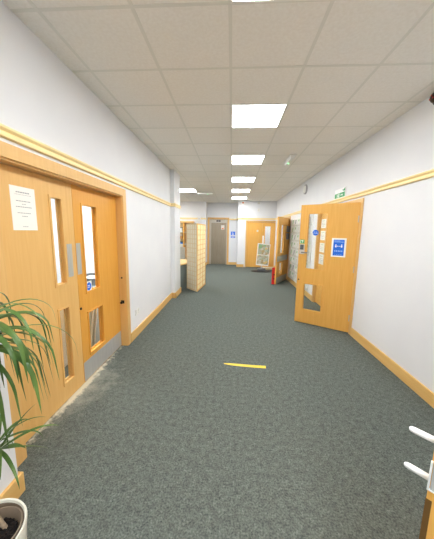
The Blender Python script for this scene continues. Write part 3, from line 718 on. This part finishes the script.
# poster stand at the far doors
ps = thing('poster_stand', 'tilted white-framed poster stand before the far double doors', 'sign stand', (1.23, 10.2, 0), math.radians(3))
b = B(); b.lathe([(0, 0), (.40, 0), (.40, .012), (.34, .028), (.12, .05), (0, .052)], 40, Matrix.Diagonal((1, .75, 1, 1))); b.out('base', M['black'], ps, True)
b = B(); b.box(-.16, -.08, .05, .16, .08, .13, .02); b.out('foot', M['grey_plastic'], ps)
b = B(); b.tube([(0, .03, .1), (0, .03, .3), (0, .09, .8)], .022); b.out('post', M['alu'], ps, True)
tl = Matrix.Translation((.02, 0, .24)) @ Matrix.Rotation(math.radians(4.5), 4, 'Y') @ Matrix.Rotation(math.radians(-6), 4, 'X')
b = B(); b.box(-.255, -.02, 0, .255, .01, .89, .006, tl); b.out('board', M['white_plastic'], ps)
b = B(); b.box(-.225, -.024, .44, .225, -.019, .86, 0, tl); q = b.out('upper_poster', collage_mat('poster_print', 3.1), ps); q['label'] = 'busy green and grey print'
b = B(); b.box(-.225, -.024, .05, .225, -.019, .42, 0, tl); q = b.out('lower_poster', collage_mat('poster_print_lower', 8.4), ps); q['label'] = 'busy yellow and grey print'
b = B(); b.box(-.215, -.027, .70, -.07, -.023, .845, 0, tl); b.box(-.03, -.027, .78, .08, -.023, .845, 0, tl); b.out('green_corner', M['green_soft'], ps)

# red box holding the far door
rb = thing('red_box', 'tall red-fronted box with two black holes against the far open door', 'box file', (1.325, 7.66, 0))
b = B(); b.box(-.012, .012, 0, .05, .22, .50, .003); b.out('body', M['red'], rb)
b = B(); b.box(-.072, 0, 0, .052, .014, .515, .003); q = b.out('front', M['red'], rb); q['label'] = 'red front board'
for z in (.17, .30):
    b = B(); b.lathe([(0, 0), (.023, 0), (.023, .004), (0, .004)], 16, Matrix.Translation((-.005, 0, z)) @ Matrix.Rotation(PI/2, 4, 'X'))
    b.out('finger_hole', M['black'], q)

fb = thing('flat_box', 'low beige box on the floor between the poster stand and the red box', 'box', (1.60, 10.85, 0))
b = B(); b.box(-.24, -.1, 0, .24, .1, .085, .004); b.out('body', M['lattice'], fb)
b = B(); b.box(-.243, -.103, .06, .243, .103, .09, .003); b.out('lid', M['rice_paper'], fb)

# leaflet rack on the right wall
RY0, RY1 = 6.14, 8.12
lr = thing('leaflet_rack', 'white wall rack of leaflets between the two open doors', 'leaflet rack', (XR-.001, (RY0+RY1)/2, .16))
ly = (RY1-RY0)/2
b = B(); b.box(-.015, -ly, 0, 0, ly, 1.86, .003); b.out('back_board', M['white_plastic'], lr)
rows, cols = 8, 6
for j in range(rows):
    z = .05+j*.225
    b = B(); b.box(-.062, -ly+.02, z, -.015, ly-.02, z+.008); b.box(-.066, -ly+.02, z, -.062, ly-.02, z+.05); b.out('pocket', M['offwhite'], lr)
LM = [M['paper'], M['green_pale'], M['paper'], M['offwhite'], M['green_pale'], M['ink']]
lm = None; k = 0
for j in range(rows):
    for i in range(cols):
        y = (RY0+RY1)/2-ly+.02+(i+.5)*(2*ly-.04)/cols; z = .16+.05+j*.225+.0085
        m = LM[(i*5+j*3) % 6]
        r = thing('leaflet', 'leaflet in the white wall rack', 'leaflet', (XR-.052, y, z), 0, 'leaflets in the wall rack')
        b = B(); b.prism([(-.002, 0), (.002, 0), (.024, .19), (.020, .19)], -.05, .05, 'y'); b.out('cover', M['paper'], r)
        b = B(); b.prism([(-.0028, .01), (-.002, .01), (.0165, .17), (.0157, .17)], -.044, .044, 'y') if m is not M['paper'] else b.prism([(.0085, .11), (.0093, .11), (.0165, .17), (.0157, .17)], -.044, .044, 'y')
        b.out('print', m if m is not M['paper'] else M['green_pale'], r)

# room behind the glazed double doors: a desk with trays
ds = thing('office_desk', 'desk with white slanted legs seen through the left door glass', 'desk', (-2.35, 3.95, 0))
b = B(); b.box(-.38, -.75, .70, .38, .75, .73, .004); b.out('desktop', M['grey_desk'], ds)
for y in (-.68, -.5, -.32, .68):
    b = B(); b.tube([(.30, y-.08, .0), (.30, y+.12, .70)], .02, 8); b.out('leg', M['white_plastic'], ds)
tr = thing('desk_tray', 'dark grey tray on the desk behind the left door glass', 'tray', (-2.28, 3.95, .731))
b = B(); b.slab(.2, .26, 0, .10, [(-.19, -.25, .19, .25)], z0=-.26, x0=-.2)
for v in b.bm.verts: v.co = Vector((v.co.x, v.co.z, v.co.y))
b.out('rim', M['grey_plastic'], tr)
b = B(); b.box(-.19, -.25, 0, .19, .25, .006); b.out('base', M['black'], tr)
b = B(); b.box(-.17, -.2, .006, .17, .2, .07); b.out('papers', M['ink'], tr)

# white table legs leaning just inside the right leaf
ft = thing('table_legs', 'white folded table legs with an added pale panel behind the lower glass of the right leaf', 'folding table', (-1.86, 3.27, 0))
b = B(); b.box(-.03, -.36, .0, 0, .36, .68, .006); b.out('backing_panel', M['pale_grey'], ft)  # pale panel added in place of lit carpet behind the legs
for k in range(3):
    b = B(); b.tube([(.014, -.335+k*.095, .02), (.014, -.20+k*.095, .64)], .0125, 10); b.out('leg', M['white_plastic'], ft, True)

# white cabinet added close behind the left leaf to whiten its lower glass
cb = thing('added_cabinet', 'low white cabinet added to whiten the narrow glass of the left door leaf', 'cabinet', (-2.1, 2.55, 0))
b = B(); b.box(-.22, -.4, .0, .20, .32, .80, .004); b.out('body', M['white_plastic'], cb)
b = B(); b.box(-.23, -.41, .80, .225, .33, .825, .004); b.out('top', M['beech'], cb)
for s_ in (-1, 1):
    b = B(); b.box(.2005, -.04+s_*.18-.172, .05, .216, -.04+s_*.18+.172, .78, .003); q = b.out('door', M['white_plastic'], cb)
    b = B(); b.box(.216, -.04+s_*.04-.008, .5, .226, -.04+s_*.04+.008, .62, .002); b.out('handle', M['alu'], q)

# ------------------------------------------------------------------ camera
f, yaw, pitch, roll, hc = 250.055, -0.0572, -0.1504, 0.0150, 1.582
cy, sy, cp, sp_, cr, sr = math.cos(yaw), math.sin(yaw), math.cos(pitch), math.sin(pitch), math.cos(roll), math.sin(roll)
fw = Vector((sy*cp, cy*cp, sp_)); r0 = Vector((cy, -sy, 0)); u0 = r0.cross(fw)
rt = cr*r0+sr*u0; up = -sr*r0+cr*u0
cam = bpy.data.cameras.new('camera'); co = bpy.data.objects.new('camera', cam); C.objects.link(co)
co.matrix_world = Matrix(((rt.x, up.x, -fw.x, 0), (rt.y, up.y, -fw.y, 0), (rt.z, up.z, -fw.z, hc), (0, 0, 0, 1)))
cam.sensor_fit = 'HORIZONTAL'; cam.sensor_width = 36; cam.lens = f/434*36; cam.clip_start = .02
S.camera = co

w = bpy.data.worlds.new('world'); S.world = w; w.use_nodes = True
w.node_tree.nodes['Background'].inputs[0].default_value = (.9, .95, 1, 1); w.node_tree.nodes['Background'].inputs[1].default_value = .3

vs = S.view_settings
vs.view_transform = 'Standard'; vs.look = 'None'; vs.gamma = 1; vs.use_curve_mapping = False
vs.exposure = 1.8
